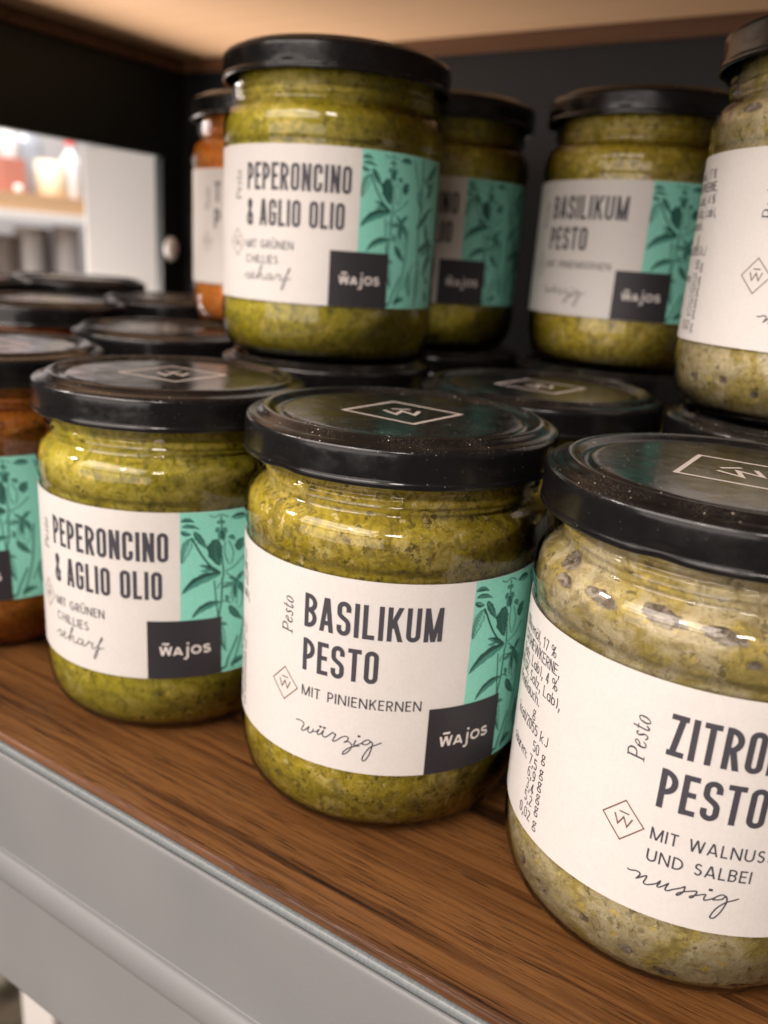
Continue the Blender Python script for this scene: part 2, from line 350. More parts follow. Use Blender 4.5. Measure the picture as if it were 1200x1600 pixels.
def arc(cx, cz, rx, rz, a0, a1, n=8):
    return [(cx + rx * math.cos(math.radians(a0 + (a1 - a0) * k / n)), cz + rz * math.sin(math.radians(a0 + (a1 - a0) * k / n))) for k in range(n + 1)]
def bez(p0, p1, p2, p3, n=10):
    o = []
    for k in range(n + 1):
        t = k / n; u = 1 - t
        o.append(tuple(u**3 * p0[i] + 3 * u * u * t * p1[i] + 3 * u * t * t * p2[i] + t**3 * p3[i] for i in range(2)))
    return o
def glyph(P, ch, x, z, w_, h, t, serif=0.0):
    """one capital, digit or small letter drawn with a pen of width t in the box (x, z, w_, h)"""
    X0, X1, Z0, Z1 = x + t / 2, x + w_ - t / 2, z + t / 2, z + h - t / 2; xm = x + w_ / 2
    def V(xx, a=z, b=z + h):
        P.stroke([(xx, a), (xx, b)], t)
        if serif:
            for e in (a, b):
                zz = e + (t * .3 if e == a else -t * .3)
                P.stroke([(xx - serif, zz), (xx + serif, zz)], t * .6)
    def H(zz, a=x, b=x + w_): P.stroke([(a, zz), (b, zz)], t)
    def D(xb, xt, a=z, b=z + h): P.para(xb, xt, a, b, t * math.hypot(1, (xt - xb) / (b - a)))
    r = min((X1 - X0) / 2, (Z1 - Z0) / 2)
    def bowl(za, zb, xs=None):
        xs = X0 if xs is None else xs; rr = min(X1 - xs, (zb - za) / 2) * .98
        return [(xs, zb)] + arc(X1 - rr, zb - rr, rr, rr, 90, 0) + arc(X1 - rr, za + rr, rr, rr, 0, -90) + [(xs, za)]
    def ring(a, b, c, d):
        rr = min((b - a) / 2, (d - c) / 2)
        return arc(b - rr, d - rr, rr, rr, 90, 0) + arc(b - rr, c + rr, rr, rr, 0, -90) + arc(a + rr, c + rr, rr, rr, -90, -180) + arc(a + rr, d - rr, rr, rr, 180, 90)
    xh = z + h * .68; XH = xh - t / 2
    if ch == 'I': V(xm)
    elif ch == 'L': V(X0); H(Z0)
    elif ch in 'EF':
        V(X0); H(Z1); H(z + h * .52, x, x + w_ * .9)
        if ch == 'E': H(Z0)
    elif ch == 'T': H(Z1); V(xm, z, Z1)
    elif ch == 'P': V(X0); P.stroke(bowl(z + h * .42, Z1), t)
    elif ch == 'R': V(X0); P.stroke(bowl(z + h * .46, Z1), t); D(X1 - t * .05, xm, z, z + h * .46)
    elif ch == 'B': V(X0); P.stroke(bowl(z + h * .53, Z1), t); P.stroke(bowl(Z0, z + h * .53), t)
    elif ch == 'D': V(X0); P.stroke(bowl(Z0, Z1), t)
    elif ch in 'O0': P.stroke(ring(X0, X1, Z0, Z1), t, True)
    elif ch in 'UÜ':
        P.stroke([(X0, z + h)] + arc(X0 + r, Z0 + r, r, r, 180, 270) + arc(X1 - r, Z0 + r, r, r, 270, 360) + [(X1, z + h)], t)
        if ch == 'Ü':
            for q in (-.2, .2): P.quad_grid(xm + q * w_ - t * .6, xm + q * w_ + t * .6, z + h * 1.12, z + h * 1.12 + t * 1.2)
    elif ch in 'CG':
        pts = [(X1, z + h * .66)] + arc(X1 - r, Z1 - r, r, r, 0, 90) + arc(X0 + r, Z1 - r, r, r, 90, 180) + arc(X0 + r, Z0 + r, r, r, 180, 270) + arc(X1 - r, Z0 + r, r, r, 270, 360)
        if (X1 - X0) > (Z1 - Z0) * .6: pts = arc(xm, z + h / 2, (X1 - X0) / 2, (Z1 - Z0) / 2, 45, 315, 20)
        if ch == 'G': pts += [(X1, z + h * .46), (xm, z + h * .46)]
        else: pts += [(X1, z + h * .34)] if (X1 - X0) <= (Z1 - Z0) * .6 else []
        P.stroke(pts, t)
    elif ch == 'S':
        r2 = min(r, (Z1 - Z0) / 4); k = (Z1 - Z0) / 2 - r2
        pts = [(X1, z + h * .70)] + arc(X1 - r, Z1 - r2 * 1.05, r, r2 * 1.05, 0, 90) + arc(X0 + r, Z1 - r2 * 1.05, r, r2 * 1.05, 90, 180)
        pts += bez((X0, z + h * .66), (X0, z + h * .52), (X1, z + h * .50), (X1, z + h * .33), 12)
        pts += arc(X1 - r, Z0 + r2 * 1.05, r, r2 * 1.05, 0, -90) + arc(X0 + r, Z0 + r2 * 1.05, r, r2 * 1.05, -90, -180) + [(X0, z + h * .30)]
        if w_ > h * .5: pts = arc(xm, Z1 - h * .22, (X1 - X0) * .42, h * .22 - t * .1, 25, 200, 10) + bez((X0 + w_ * .06, z + h * .68), (X0, z + h * .5), (X1, z + h * .56), (X1, z + h * .3), 8) + arc(xm, Z0 + h * .24, (X1 - X0) * .48, h * .24, 0, -155, 10)
        P.stroke(pts, t)
    elif ch == 'N': V(X0); V(X1); D(X1, X0)
    elif ch == 'M':
        V(X0); V(X1); lo = z + (0 if w_ < h else h * .25)
        D(xm, X0, lo, z + h); D(xm, X1, lo, z + h)
    elif ch == 'H': V(X0); V(X1); H(z + h * .52)
    elif ch == 'K': V(X0); D(X0 + t * .2, X1, z + h * .38, z + h); D(X1 + t * .1, X0 + (X1 - X0) * .38, z, z + h * .62)
    elif ch == 'A': D(X0, xm - t * .12); D(X1, xm + t * .12); H(z + h * .26, x + w_ * .2, x + w_ * .8)
    elif ch == 'W': q = w_ / 4; D(x + q, X0); D(x + q, xm); D(x + 3 * q, xm); D(x + 3 * q, X1)
    elif ch == 'Z': H(Z1); H(Z0); D(X0 + t * .3, X1 - t * .3)
    elif ch == 'J': P.stroke([(X1, z + h), (X1, Z0 + r)] + arc(X1 - r, Z0 + r, r, r, 0, -150), t)
    elif ch == '&':
        P.stroke([(X1 + t * .1, z + t * .4), (X0 + w_ * .22, z + h * .66)] + arc(xm - w_ * .02, Z1 - h * .12, w_ * .20, h * .13, 180, 0) + [(X0 + w_ * .1, z + h * .40)] + arc(X0 + w_ * .33, Z0 + h * .19, w_ * .33, h * .20, 150, 300) + [(X1, z + h * .45)], t)
    # small letters and figures
    elif ch in 'nhmr':
        V(X0, z, z + h if ch == 'h' else xh)
        if ch == 'm':
            hw = (X1 - X0) / 2
            for q in (0, 1): P.stroke([(X0 + q * hw, z + h * .45)] + arc(X0 + hw * (q + .5), XH - hw / 2, hw / 2, hw / 2, 150, 0) + [(X0 + hw * (q + 1), z)], t)
        elif ch == 'r': P.stroke([(X0, z + h * .42), (xm, XH), (X1, XH)], t)
        else: P.stroke([(X0, z + h * .42)] + arc(xm, XH - r, r, r, 150, 0) + [(X1, z)], t)
    elif ch == 'u': P.stroke([(X0, xh)] + arc(xm, Z0 + r, r, r, 180, 330) + [(X1, Z0 + r)], t); V(X1, z, xh)
    elif ch in 'oö':
        P.stroke(ring(X0, X1, Z0, XH), t, True)
        if ch == 'ö':
            for q in (-.25, .25): P.quad_grid(xm + q * w_ - t * .5, xm + q * w_ + t * .5, z + h * .84, z + h * .84 + t)
    elif ch in 'bdagkqpä':
        if ch == 'k': V(X0); P.stroke([(X1, xh), (X0 + t, z + h * .36), (X1, z)], t)
        elif ch == 'g':
            P.stroke(ring(X0, X1 - t * .8, z + h * .26, XH), t, True); P.stroke(ring(X0 - t * .5, X1, z - h * .28, z + h * .06), t, True); P.stroke([(X1 - t, XH - t * .4), (X1 + t * .6, XH + t * .2)], t); P.stroke([(X0 + t, z + h * .26), (X0 + t * .6, z + h * .06)], t)
        else:
            P.stroke(ring(X0, X1, Z0, XH), t, True)
            if ch == 'b': V(X0)
            elif ch == 'd': V(X1)
            else: V(X1, z, xh)
            if ch == 'ä':
                for q in (-.25, .25): P.quad_grid(xm + q * w_ - t * .5, xm + q * w_ + t * .5, z + h * .84, z + h * .84 + t)
    elif ch == 'c': P.stroke(arc(xm, (Z0 + XH) / 2, (X1 - X0) / 2, (XH - Z0) / 2, 50, 310, 14), t)
    elif ch == 'e': P.stroke([(X0, (Z0 + XH) / 2), (X1, (Z0 + XH) / 2)] + arc(xm, (Z0 + XH) / 2, (X1 - X0) / 2, (XH - Z0) / 2, 10, 310, 16), t)
    elif ch == 'l': V(xm)
    elif ch == 'i': V(xm, z, xh); P.quad_grid(xm - t * .6, xm + t * .6, z + h * .86, z + h * .86 + t * 1.2)
    elif ch == 't': V(xm, z, z + h * .85); H(XH)
    elif ch == 'v': D(xm, X0, z, xh); D(xm, X1, z, xh)
    elif ch == 'z': H(XH); H(Z0); D(X0, X1, z, xh)
    elif ch == 's': P.stroke(arc(xm, XH - h * .13, (X1 - X0) / 2, h * .14, 20, 230, 8) + arc(xm, Z0 + h * .14, (X1 - X0) / 2, h * .15, 60, -160, 8), t)
    elif ch == '1': V(xm); P.stroke([(xm, Z1), (x, z + h * .75)], t)
    elif ch == '2': P.stroke(arc(xm, Z1 - r, r, r, 160, -20) + [(X0, Z0), (x + w_, Z0)], t)
    elif ch == '3': P.stroke(arc(xm, z + h * .74, r, h * .22, 150, -80) , t); P.stroke(arc(xm, z + h * .27, r, h * .24, 80, -150), t)
    elif ch == '4': V(X0 + (X1 - X0) * .7); P.stroke([(x + w_, z + h * .28), (X0, z + h * .28), (X0 + (X1 - X0) * .7, z + h)], t)
    elif ch == '5': P.stroke([(X1, Z1), (X0, Z1), (X0, z + h * .55)] + arc(xm, z + h * .32, r * 1.1, h * .28, 110, -150, 12), t)
    elif ch == '6': P.stroke(ring(X0, X1, Z0, z + h * .58), t, True); P.stroke([(X0, z + h * .35)] + bez((X0, z + h * .4), (X0, z + h * .8), (xm, z + h), (X1, Z1), 6), t)
    elif ch == '7': P.stroke([(X0, Z1), (X1, Z1), (X0 + w_ * .25, z)], t)
    elif ch == '8': P.stroke(ring(X0, X1, Z0, z + h * .52), t, True); P.stroke(ring(X0 + .1 * w_, X1 - .1 * w_, z + h * .52, Z1), t, True)
    elif ch == '9': P.stroke(ring(X0, X1, z + h * .42, Z1), t, True); P.stroke([(X1, z + h * .65)] + bez((X1, z + h * .6), (X1, z + h * .2), (xm, z), (X0, Z0), 6), t)
    elif ch == '%':
        P.stroke(ring(x, x + w_ * .42, z + h * .55, Z1), t * .8, True); P.stroke(ring(x + w_ * .58, x + w_, Z0, z + h * .45), t * .8, True); D(x + w_ * .2, x + w_ * .8)
    elif ch in ',.:':
        P.quad_grid(xm - t * .75, xm + t * .75, z, z + t * 1.5)
        if ch == ',': P.stroke([(xm + t * .3, z + t * .3), (xm - t * .6, z - h * .24)], t * .9)
        if ch == ':': P.quad_grid(xm - t * .6, xm + t * .6, z + h * .5, z + h * .5 + t * 1.2)
    elif ch == '/': D(x, x + w_)
    elif ch == '(': P.stroke(arc(x + w_ * 1.2, z + h * .45, w_, h * .62, 130, 230), t)
    elif ch == ')': P.stroke(arc(x - w_ * .2, z + h * .45, w_, h * .62, 50, -50), t)

NARROW = dict(I=.16, L=.36, E=.37, F=.37, T=.42, P=.42, R=.44, B=.43, A=.46, S=.43, O=.43, C=.42, G=.43, U=.43, N=.45, M=.57, K=.46, Z=.42, D=.43)
NARROW['&'] = .46
WIDE = dict(I=.12, L=.52, E=.56, F=.54, T=.62, P=.60, R=.64, B=.64, A=.82, S=.60, O=.98, C=.86, G=.92, U=.76, N=.82, M=.96, K=.68, Z=.66, D=.80, H=.76, W=1.15)
WIDE['Ü'] = .76
BODY = dict(I=.2, l=.2, i=.2, m=.8, r=.38, t=.36, w=.7, W=1.0, M=.95, v=.5, z=.42, s=.38, c=.44, e=.46)
for c_ in '0123456789': BODY[c_] = .46
BODY['1'] = .3; BODY['%'] = .7
for c_ in '.,:': BODY[c_] = .2
for c_ in '()/': BODY[c_] = .28
def text(P, s, x, z, h, t, widths, gap, space, total=None, serif=0.0, right=None, default=.52):
    ws = [space * h if c == ' ' else widths.get(c, default) * h for c in s]
    ww = sum(ws) + gap * h * (len(s) - 1)
    k = (total / ww) if total else 1.0
    if right is not None: x = right - ww * k
    for c, wv in zip(s, ws):
        if c != ' ': glyph(P, c, x, z, wv * k, h, t, serif)
        x += (wv + gap * h) * k
    return x
def catmull(pts, per=4):
    o = []
    for i in range(len(pts) - 1):
        p0, p1, p2, p3 = pts[max(i - 1, 0)], pts[i], pts[i + 1], pts[min(i + 2, len(pts) - 1)]
        for k in range(per):
            t = k / per
            o.append(tuple(.5 * (2 * p1[a] + (p2[a] - p0[a]) * t + (2 * p0[a] - 5 * p1[a] + 4 * p2[a] - p3[a]) * t * t + (3 * p1[a] - p0[a] - 3 * p2[a] + p3[a]) * t**3) for a in range(2)))
    o.append(pts[-1]); return o

# traced in label millimetres: x from the first letter of the title, z above the shelf
WUERZIG = [[(-1.19, 27.46), (0.0, 27.63), (0.93, 27.25), (0.88, 26.63), (0.43, 25.66), (0.63, 25.28), (1.38, 25.72), (2.34, 26.79), (2.08, 25.86), (2.41, 25.36), (3.01, 25.62), (3.46, 26.4), (3.38, 26.61)], [(3.31, 26.04), (3.96, 26.13), (4.42, 26.4), (4.92, 26.97), (4.51, 26.07), (4.7, 25.65), (5.38, 26.1), (6.01, 27.06), (5.73, 26.09), (5.94, 25.6), (6.57, 25.57), (7.54, 26.49), (8.18, 27.21)], [(8.18, 27.21), (8.42, 26.91), (8.87, 26.79), (8.47, 25.83), (8.24, 25.12), (8.62, 25.1), (9.37, 25.65), (10.2, 26.44), (11.15, 26.89), (11.75, 26.59), (11.53, 25.9), (10.81, 25.31)], [(10.81, 25.31), (11.76, 25.71), (12.47, 25.25), (12.63, 24.69), (12.09, 23.5), (11.28, 22.61), (10.69, 22.35), (10.83, 22.99), (11.85, 24.05), (12.88, 24.66), (14.34, 25.11)], [(13.46, 26.39), (13.06, 25.25), (13.39, 25.07), (14.11, 25.43), (14.92, 25.97)], [(16.77, 26.41), (16.22, 26.81), (15.51, 26.6), (14.92, 25.97), (15.05, 25.58), (15.98, 25.71), (16.76, 26.45), (17.11, 25.97), (16.96, 25.0), (16.45, 23.02), (15.6, 21.58), (15.13, 21.63), (15.13, 22.36), (15.69, 23.64), (16.64, 25.08), (17.84, 25.76), (19.1, 26.44)], [(5.1, 27.45), (5.34, 27.43)], [(6.04, 27.45), (6.27, 27.42)], [(13.99, 27.15), (14.2, 27.07)]]
NUSSIG = [[(-2.67, 26.19), (-2.15, 26.03), (-1.17, 26.35), (-0.48, 26.23), (-0.41, 25.77), (-0.84, 24.93), (-0.15, 25.5), (0.67, 26.17), (0.71, 25.64), (0.42, 24.68), (0.8, 24.4), (1.62, 24.74), (2.6, 25.43), (3.07, 26.1), (3.0, 25.6), (2.68, 24.92), (3.02, 24.8), (3.68, 25.35), (4.41, 26.12), (4.16, 25.28), (4.1, 24.72), (4.54, 24.68), (5.39, 25.31), (6.53, 26.01), (7.09, 26.48), (7.12, 26.0), (6.97, 25.28), (6.37, 24.47), (6.02, 24.39), (6.3, 24.9), (7.44, 25.58), (9.02, 26.14), (9.01, 25.55), (8.62, 24.75), (8.24, 24.55), (8.23, 24.87), (9.15, 25.32), (10.55, 25.91), (10.43, 25.15), (10.55, 24.7), (11.1, 24.92), (12.23, 25.6)], [(14.01, 25.97), (13.44, 26.45), (12.75, 26.2), (12.04, 25.51), (11.85, 25.19), (12.51, 25.24), (13.39, 25.58), (13.83, 26.26), (14.16, 25.6), (14.08, 24.64), (13.55, 22.92), (12.74, 21.53), (12.09, 21.38), (12.12, 22.06), (12.8, 23.58), (14.03, 24.96), (15.18, 25.58), (16.05, 26.08)], [(11.1, 26.72), (11.37, 26.6)]]
STEMS = [(0.35, [(47.42, 61.92), (47.55, 60.29), (47.63, 58.2), (47.71, 55.8)]), (0.5, [(39.93, 56.82), (40.89, 55.14), (41.71, 53.44), (42.69, 51.72), (43.68, 50.26), (45.41, 48.24), (47.49, 46.73)]), (0.4, [(47.75, 51.58), (48.01, 49.1), (48.25, 46.61), (47.96, 44.81)]), (0.35, [(48.7, 46.85), (50.88, 47.7), (52.48, 48.95), (54.13, 50.48)]), (0.35, [(45.73, 44.84), (46.04, 42.01), (46.3, 39.17), (46.68, 36.27), (46.82, 33.56)]), (0.45, [(47.87, 45.44), (47.83, 42.35), (47.74, 38.92), (47.28, 36.17), (46.94, 33.69)]), (0.3, [(49.01, 46.49), (50.92, 44.91), (52.07, 43.74)]), (0.3, [(46.63, 42.54), (47.22, 43.69), (48.74, 43.75), (51.59, 43.37)]), (0.3, [(46.7, 33.74), (47.33, 30.42), (47.98, 26.74), (49.27, 24.16)]), (0.5, [(52.5, 27.95), (51.2, 25.0), (49.93, 22.36), (49.0, 19.27)]), (0.3, [(47.56, 38.64), (48.79, 38.73), (50.38, 37.79)]), (0.3, [(43.69, 48.9), (45.13, 47.82), (47.49, 46.73)]), (0.25, [(48.62, 55.08), (48.5, 52.07), (49.61, 48.85)]), (0.25, [(49.53, 55.25), (50.81, 52.32), (50.69, 49.89), (50.08, 48.62)]), (0.25, [(50.95, 43.03), (50.5, 40.29), (51.18, 37.94)]), (0.25, [(52.93, 42.3), (53.83, 39.25), (53.37, 36.48), (52.36, 36.08)]), (0.22, [(51.93, 42.2), (52.14, 39.63), (52.08, 37.1)]), (0.3, [(44.48, 62.36), (45.91, 61.79), (47.41, 62.37), (49.45, 61.53)])]
LEAVES = [(2, [(46.53, 55.95), (44.95, 53.14), (47.33, 48.59)], 1.9), (1, [(47.49, 46.42), (41.16, 46.57), (37.56, 41.8)], 1.15), (1, [(47.56, 38.64), (42.57, 38.75), (40.03, 34.97)], 0.85), (2, [(40.62, 58.39), (41.85, 56.4), (44.01, 53.48)], 0.8), (0, [(39.93, 56.52), (38.44, 54.24), (37.55, 50.12)], 1.1), (1, [(37.4, 61.01), (39.0, 61.97), (40.76, 60.72)], 0.5), (2, [(37.66, 59.55), (39.54, 60.35), (42.12, 58.88)], 0.5), (1, [(37.38, 58.54), (38.45, 57.62), (39.94, 57.64)], 0.55), (1, [(47.49, 46.73), (44.26, 48.84), (41.94, 49.38)], 0.55), (2, [(44.69, 47.72), (43.12, 47.6), (42.14, 47.85)], 0.3), (2, [(49.91, 37.25), (51.06, 34.77), (53.96, 32.46)], 0.9), (2, [(48.77, 40.31), (49.88, 39.15), (49.11, 38.2)], 0.5), (0, [(52.07, 43.74), (50.0, 42.59), (47.83, 42.81)], 0.5), (2, [(52.07, 43.74), (52.87, 45.45), (54.39, 45.91)], 0.6), (1, [(52.07, 43.74), (51.62, 41.01), (51.49, 38.82)], 0.7), (2, [(52.07, 43.74), (53.61, 41.84), (54.35, 39.44)], 0.7), (1, [(52.07, 43.74), (50.92, 44.91), (49.65, 45.14)], 0.4), (2, [(52.76, 51.98), (52.23, 54.21), (54.03, 55.11)], 1.3), (1, [(54.59, 61.22), (52.26, 61.74), (50.22, 61.2)], 0.8), (2, [(47.37, 60.6), (46.64, 60.39), (46.5, 59.96)], 0.45), (2, [(47.43, 60.3), (48.11, 60.52), (48.5, 59.87)], 0.45), (2, [(47.09, 58.86), (46.36, 58.5), (46.22, 57.62)], 0.55), (2, [(47.98, 58.75), (48.73, 58.21), (48.89, 57.29)], 0.55), (0, [(47.54, 58.21), (47.34, 57.04), (47.12, 55.58)], 0.6), (1, [(47.99, 57.86), (48.3, 56.62), (48.16, 55.14)], 0.5), (2, [(49.52, 56.15), (50.76, 56.27), (51.25, 55.14)], 0.6), (0, [(47.46, 32.64), (47.96, 28.36), (48.94, 24.57)], 0.8), (2, [(47.62, 32.45), (48.55, 32.43), (49.5, 31.75)], 0.45), (1, [(50.62, 19.69), (52.6, 21.65), (55.08, 20.92)], 0.8), (0, [(47.28, 18.35), (48.04, 19.83), (49.0, 19.27)], 0.4)]
SCHARF = [[(-1,24.9),(.2,25.6),(1.1,26.3),(1.5,25.6),(1.2,24.6),(.3,24.4)],[(1.2,24.5),(2.3,24.9),(3.6,26.0),(3.2,26.4),(2.5,25.6),(2.8,24.6),(4.0,24.7),(5.6,26.2),(6.9,28.3),(6.5,28.6),(5.9,27.0),(5.2,24.3)],[(5.2,24.3),(6.2,25.9),(7.0,26.2),(6.9,24.9),(7.6,24.5),(8.8,25.3)],[(10.4,26.0),(9.4,26.3),(8.6,25.3),(9.2,24.5),(10.2,25.3),(10.6,26.2),(10.4,25.0),(11.0,24.6),(12.0,25.5),(12.6,26.4),(12.9,26.0),(13.8,26.1),(13.4,24.9),(14,24.6),(15,25.3)],[(15,25.3),(16.8,27.8),(16.5,28.2),(15.8,26.4),(15,23.2),(14.3,21.9),(14.2,22.6),(15.2,24.6),(17.2,25.4)]]

def leaf_poly(b, wd):
    (x0, z0), (xc, zc), (x1, z1) = b; mid, lft, rgt = [], [], []
    for k in range(11):
        t = k / 10; u = 1 - t
        x = u * u * x0 + 2 * u * t * xc + t * t * x1; z = u * u * z0 + 2 * u * t * zc + t * t * z1
        dx = 2 * u * (xc - x0) + 2 * t * (x1 - xc); dz = 2 * u * (zc - z0) + 2 * t * (z1 - zc); l = math.hypot(dx, dz) or 1
        wv = wd * (math.sin(math.pi * t ** .8) ** .8 if 0 < t < 1 else 0) * (1 + .12 * math.sin(k * 2.3))
        mid.append((x, z)); lft.append((x - dz / l * wv, z + dx / l * wv)); rgt.append((x + dz / l * wv, z - dx / l * wv))
    return mid, lft, rgt
def band(P, a, b):
    r = P.layer(); prev = None; n = 4
    for p_, q in zip(a, b):
        c = [P.pt(p_[0] + (q[0] - p_[0]) * k / n, p_[1] + (q[1] - p_[1]) * k / n, r) for k in range(n + 1)]
        if prev:
            for k in range(n): P.F.append((prev[k], prev[k + 1], c[k + 1], c[k]))
        prev = c
def lerp(a, b, t): return [(p_[0] + (q[0] - p_[0]) * t, p_[1] + (q[1] - p_[1]) * t) for p_, q in zip(a, b)]

def plant_prints(parent):
    D_, M_, H_ = Print(), Print(), Print()
    def ok(z): return 18.6 < z < 63.1
    def clip(pts): return [(max(37.4, x), min(63.1, max(18.5, z))) for x, z in pts]
    leaves = list(LEAVES)
    rnd = random.Random(3)
    for k in range(16):      # the part of the engraving that turns away to the right
        x = rnd.uniform(56, 68); z = rnd.uniform(22, 60); a = rnd.uniform(-2.2, -.4) if k % 2 else rnd.uniform(.3, 1.2); l = rnd.uniform(4, 10)
        leaves.append((rnd.choice((0, 1, 2)), [(x, z), (x + l * .5 * math.cos(a) + rnd.uniform(-1, 1), z + l * .6 * math.sin(a)), (x + l * math.cos(a), z + l * math.sin(a))], rnd.uniform(.5, 1.2)))
    stems = list(STEMS) + [(.55, [(60, 62.8), (60.5, 52), (60, 40), (61, 30), (60.2, 19)]), (.35, [(56, 62), (58, 56), (60.5, 52)]), (.35, [(66, 58), (63, 52), (60, 46)]), (.3, [(54, 24), (57, 30), (61, 33)]), (.4, [(51, 19), (54, 30), (55, 42)])]
    for kind, b, wd in leaves:
        b = clip(b); mid, lf, rt = leaf_poly(b, wd * 1.05); lf, rt = clip(lf), clip(rt)
        if kind == 2:
            band(D_, lf, rt)
            for k in range(1, 9):
                for sd in (lf, rt): H_.stroke([lerp(mid, sd, .08)[k], lerp(mid, sd, .5)[min(10, k + 1)], lerp(mid, sd, .9)[min(10, k + 1)]], .10)
            H_.stroke(mid[1:-1], .13)
        elif kind == 1:
            band(M_, lf, mid); band(D_, mid, rt); D_.stroke(lf, .12)
        else:
            D_.stroke(lf, .16); D_.stroke(rt, .16); D_.stroke(mid, .14); band(M_, lerp(mid, rt, .25), lerp(mid, rt, .8))
        for k in range(2, 9):
            D_.stroke([mid[k], lerp(mid, lf, .85)[min(10, k + 1)]], .09)
            if kind == 0: D_.stroke([mid[k], lerp(mid, rt, .85)[min(10, k + 1)]], .08)
    for wd, p_ in stems:
        p_ = clip(p_); q = catmull(p_, 5); D_.stroke(q, wd * .85); M_.stroke([(x + wd * .45, z) for x, z in q], wd * .4)
    D_.build('plant_engraving', MAT['plant'], parent); M_.build('plant_shading', MAT['plant_mid'], parent)
    ho = H_.build('plant_hatching', MAT['plant_mid'], parent)
    for v_ in ho.data.vertices:
        r = math.hypot(v_.co.x, v_.co.y); f = (r + .05 * MM) / r; v_.co.x *= f; v_.co.y *= f

def pesto_word(P):
    # italic serif "Pesto" written upwards; local u along the word, v up the letter
    def S(pts, wd):
        q = catmull([(-3.2 - (v) * 2.9 + 0.0, 47.3 + (u + v * .22) * 1.0) for u, v in pts], 4); P.stroke(q, wd)
    S([(0.75, 0), (0.75, 1.0)], .34); S([(.25, 0), (1.3, 0)], .12); S([(.35, 1.0), (.9, 1.0)], .14)
    S([(.75, .97), (1.6, 1.0), (2.25, .82), (1.9, .52), (.9, .46)], .22); S([(2.05, .9), (2.22, .72), (2.05, .56)], .34)
    S([(2.95, .38), (3.5, .42), (3.9, .56), (3.6, .68), (3.1, .55), (2.85, .25), (3.1, .03), (3.6, .05), (3.95, .2)], .2); S([(2.95, .5), (2.85, .25), (2.98, .08)], .34)
    S([(5.55, .58), (5.2, .68), (4.85, .55), (5.1, .36), (5.4, .2), (5.1, .02), (4.6, .05), (4.5, .15)], .22); S([(4.9, .5), (5.35, .24)], .34)
    S([(6.45, .95), (6.3, .3), (6.35, .05), (6.7, .02), (7.0, .18)], .27); S([(6.0, .65), (6.95, .65)], .13)
    S([(8.1, .68), (7.6, .55), (7.4, .25), (7.7, .01), (8.2, .08), (8.55, .4), (8.4, .64), (8.1, .68)], .2); S([(7.62, .52), (7.45, .25), (7.6, .08)], .32); S([(8.5, .55), (8.5, .3), (8.3, .12)], .3)

def emblem(P, cx, cz, hw, hh, t, wk=1.0):
    P.stroke([(cx - hw, cz), (cx, cz + hh), (cx + hw, cz), (cx, cz - hh)], t, True)
    q = wk * hw
    P.stroke([(cx - .36 * q, cz + .2 * hh), (cx - .18 * q, cz - .26 * hh), (cx + .02 * q, cz + .16 * hh), (cx + .2 * q, cz - .26 * hh), (cx + .38 * q, cz + .2 * hh)], t * 1.15)
    P.stroke([(cx - .2 * q, cz + .38 * hh), (cx + .22 * q, cz + .38 * hh)], t * 1.15)

